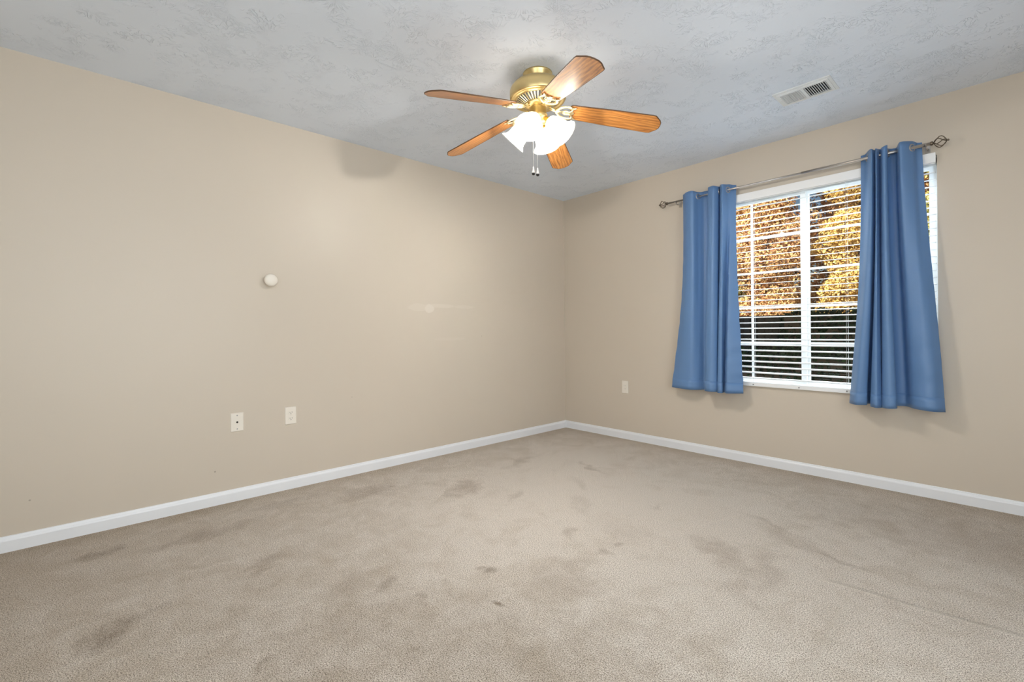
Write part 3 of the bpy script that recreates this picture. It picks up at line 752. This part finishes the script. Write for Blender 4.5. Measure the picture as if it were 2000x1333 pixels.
# ------------------------------------------------------------------ garden
GZ = -.45
struct(MB().box(-30, 30, .14, 45, GZ - .1, GZ).build('ground', M['grass']))
def leaves(centres, n, size, seed):
    random.seed(seed); mb = MB()
    for _ in range(n):
        c, R = random.choice(centres)
        while True:
            d = Vector((random.uniform(-1, 1), random.uniform(-1, 1), random.uniform(-1, 1)))
            if .15 < d.length < 1: break
        d = d.normalized() * (d.length ** .6)
        p_ = Vector(c) + Vector((d.x * R[0], d.y * R[1], d.z * R[2]))
        s = size * random.uniform(.6, 1.25)
        nn = (d * .7 + Vector((random.gauss(0, 1), random.gauss(0, 1) - .6, random.gauss(0, 1) + .4)) * .6).normalized()
        a = nn.orthogonal().normalized(); b = nn.cross(a); w = random.uniform(0, 6.28)
        a, b = a * math.cos(w) + b * math.sin(w), b * math.cos(w) - a * math.sin(w)
        vs = [p_ - a * s, p_ - a * s * .2 + b * s * .55 + nn * s * .15, p_ + a * s, p_ - a * s * .2 - b * s * .55 + nn * s * .15]
        mb.add(vs, [(0, 1, 2), (0, 2, 3)])
    return mb
def tree(x, y, h, w, mat, n, size, seed, label, cat='tree', low=.3, trunk=True, grp=None):
    random.seed(seed)
    e = tag(empty('tree' if cat == 'tree' else 'shrub', (x, y, GZ)), label, cat, grp)
    cs = []
    for _ in range(60):
        a = random.uniform(0, 2 * PI); rr = math.sqrt(random.random()) * w * .66
        zc = low * h + random.random() * h * (1 - low)
        k = 1 - .35 * max(0, (zc / h - .55) / .45)
        cs.append(((rr * k * math.cos(a), rr * k * math.sin(a) * .8, zc), (random.uniform(.35, .55) * w * .8,) * 2 + (random.uniform(.3, .5) * w * .8,)))
    leaves(cs, n, size, seed + 1).build('foliage', mat, e)
    if trunk:
        mb = MB().tube([(0, 0, -.05), (.03, .02, h * .25), (-.04, .03, h * .5), (.02, 0, h * .85)], [w * .075, w * .06, w * .045, w * .015], 12)
        for k in range(9):
            z0 = h * random.uniform(.2, .65); c = random.choice(cs)[0]
            mid = (c[0] * .5, c[1] * .5, (z0 + c[2]) / 2 + .1)
            mb.tube([(0, 0, z0), mid, c], [w * .03, w * .02, w * .008], 7)
        mb.build('trunk', M['bark'], e)
    return e
for i, (x, y, h, mt, lb) in enumerate((
        (-3.1, 10.2, 6.2, 'green', 'yellow-green leafy tree seen at the left edge of the left pane'),
        (-1.15, 9.0, 6.4, 'orange', 'tan-orange autumn tree filling the left pane of the window'),
        (.85, 9.9, 6.3, 'yellow', 'golden yellow autumn tree seen through the right pane'),
        (2.75, 8.9, 6.0, 'green', 'green-gold tree seen in the strip right of the right curtain'))):
    tree(x, y, h, 1.12, M[mt], 42000, .037, 11 + i, lb, low=.2)
for i, (x, mt) in enumerate(((-5.6, 'orange'), (-3.7, 'yellow'), (-1.9, 'orange'), (-.1, 'orange'), (1.7, 'orange'), (3.5, 'yellow'), (5.3, 'orange'))):
    tree(x, 12.0 + (i % 2) * 2.7, 8.4, 1.8, M[mt], 36000, .06, 21 + i, 'autumn tree in the far row behind the front trees', grp='far row of autumn trees', low=.16)
def hedge(name, x0, x1, y, h, n, seed, label):
    random.seed(seed)
    e = tag(empty(name, (x0, y, GZ)), label, 'hedge'); cs = []; x = .3
    while x < x1 - x0 - .2:
        zz = .2
        while zz < h - .15: cs.append(((x, random.uniform(-.12, .12), zz), (.38, .30, .28))); zz += .35
        x += .4
    leaves(cs, n, .045, seed).build('foliage', M['dark'], e)
    MB().box(.1, x1 - x0 - .1, -.15, .15, -.02, h - .25).build('stems', M['bark'], e)
hedge('hedge', .05, 6.5, 6.6, 2.0, 52000, 40, 'tall dark green hedge shaded below the trees, behind the right pane')
hedge('low_hedge', -5.5, 6.5, 5.6, 1.22, 30000, 41, 'low dark hedge in front, behind the lowest blind slats')
fe = tag(empty('wooden_fence', (-2.6, 7.15, GZ)), 'weathered grey board fence left of the tall hedge, behind the left pane', 'fence')
fb = MB()
for k in range(39): fb.box(-2.95 + k * .15, -2.95 + k * .15 + .142, -.012, .012, .03, 1.78)
fb.box(-2.95, 2.9, .012, .05, .4, .49).box(-2.95, 2.9, .012, .05, 1.3, 1.39)
fb.build('boards', M['fence'], fe)
for xx in (-2.9, -.9, 1.0, 2.85): MB().box(xx - .045, xx + .045, .012, .10, -.05, 1.84).build('post', M['fence'], fe)
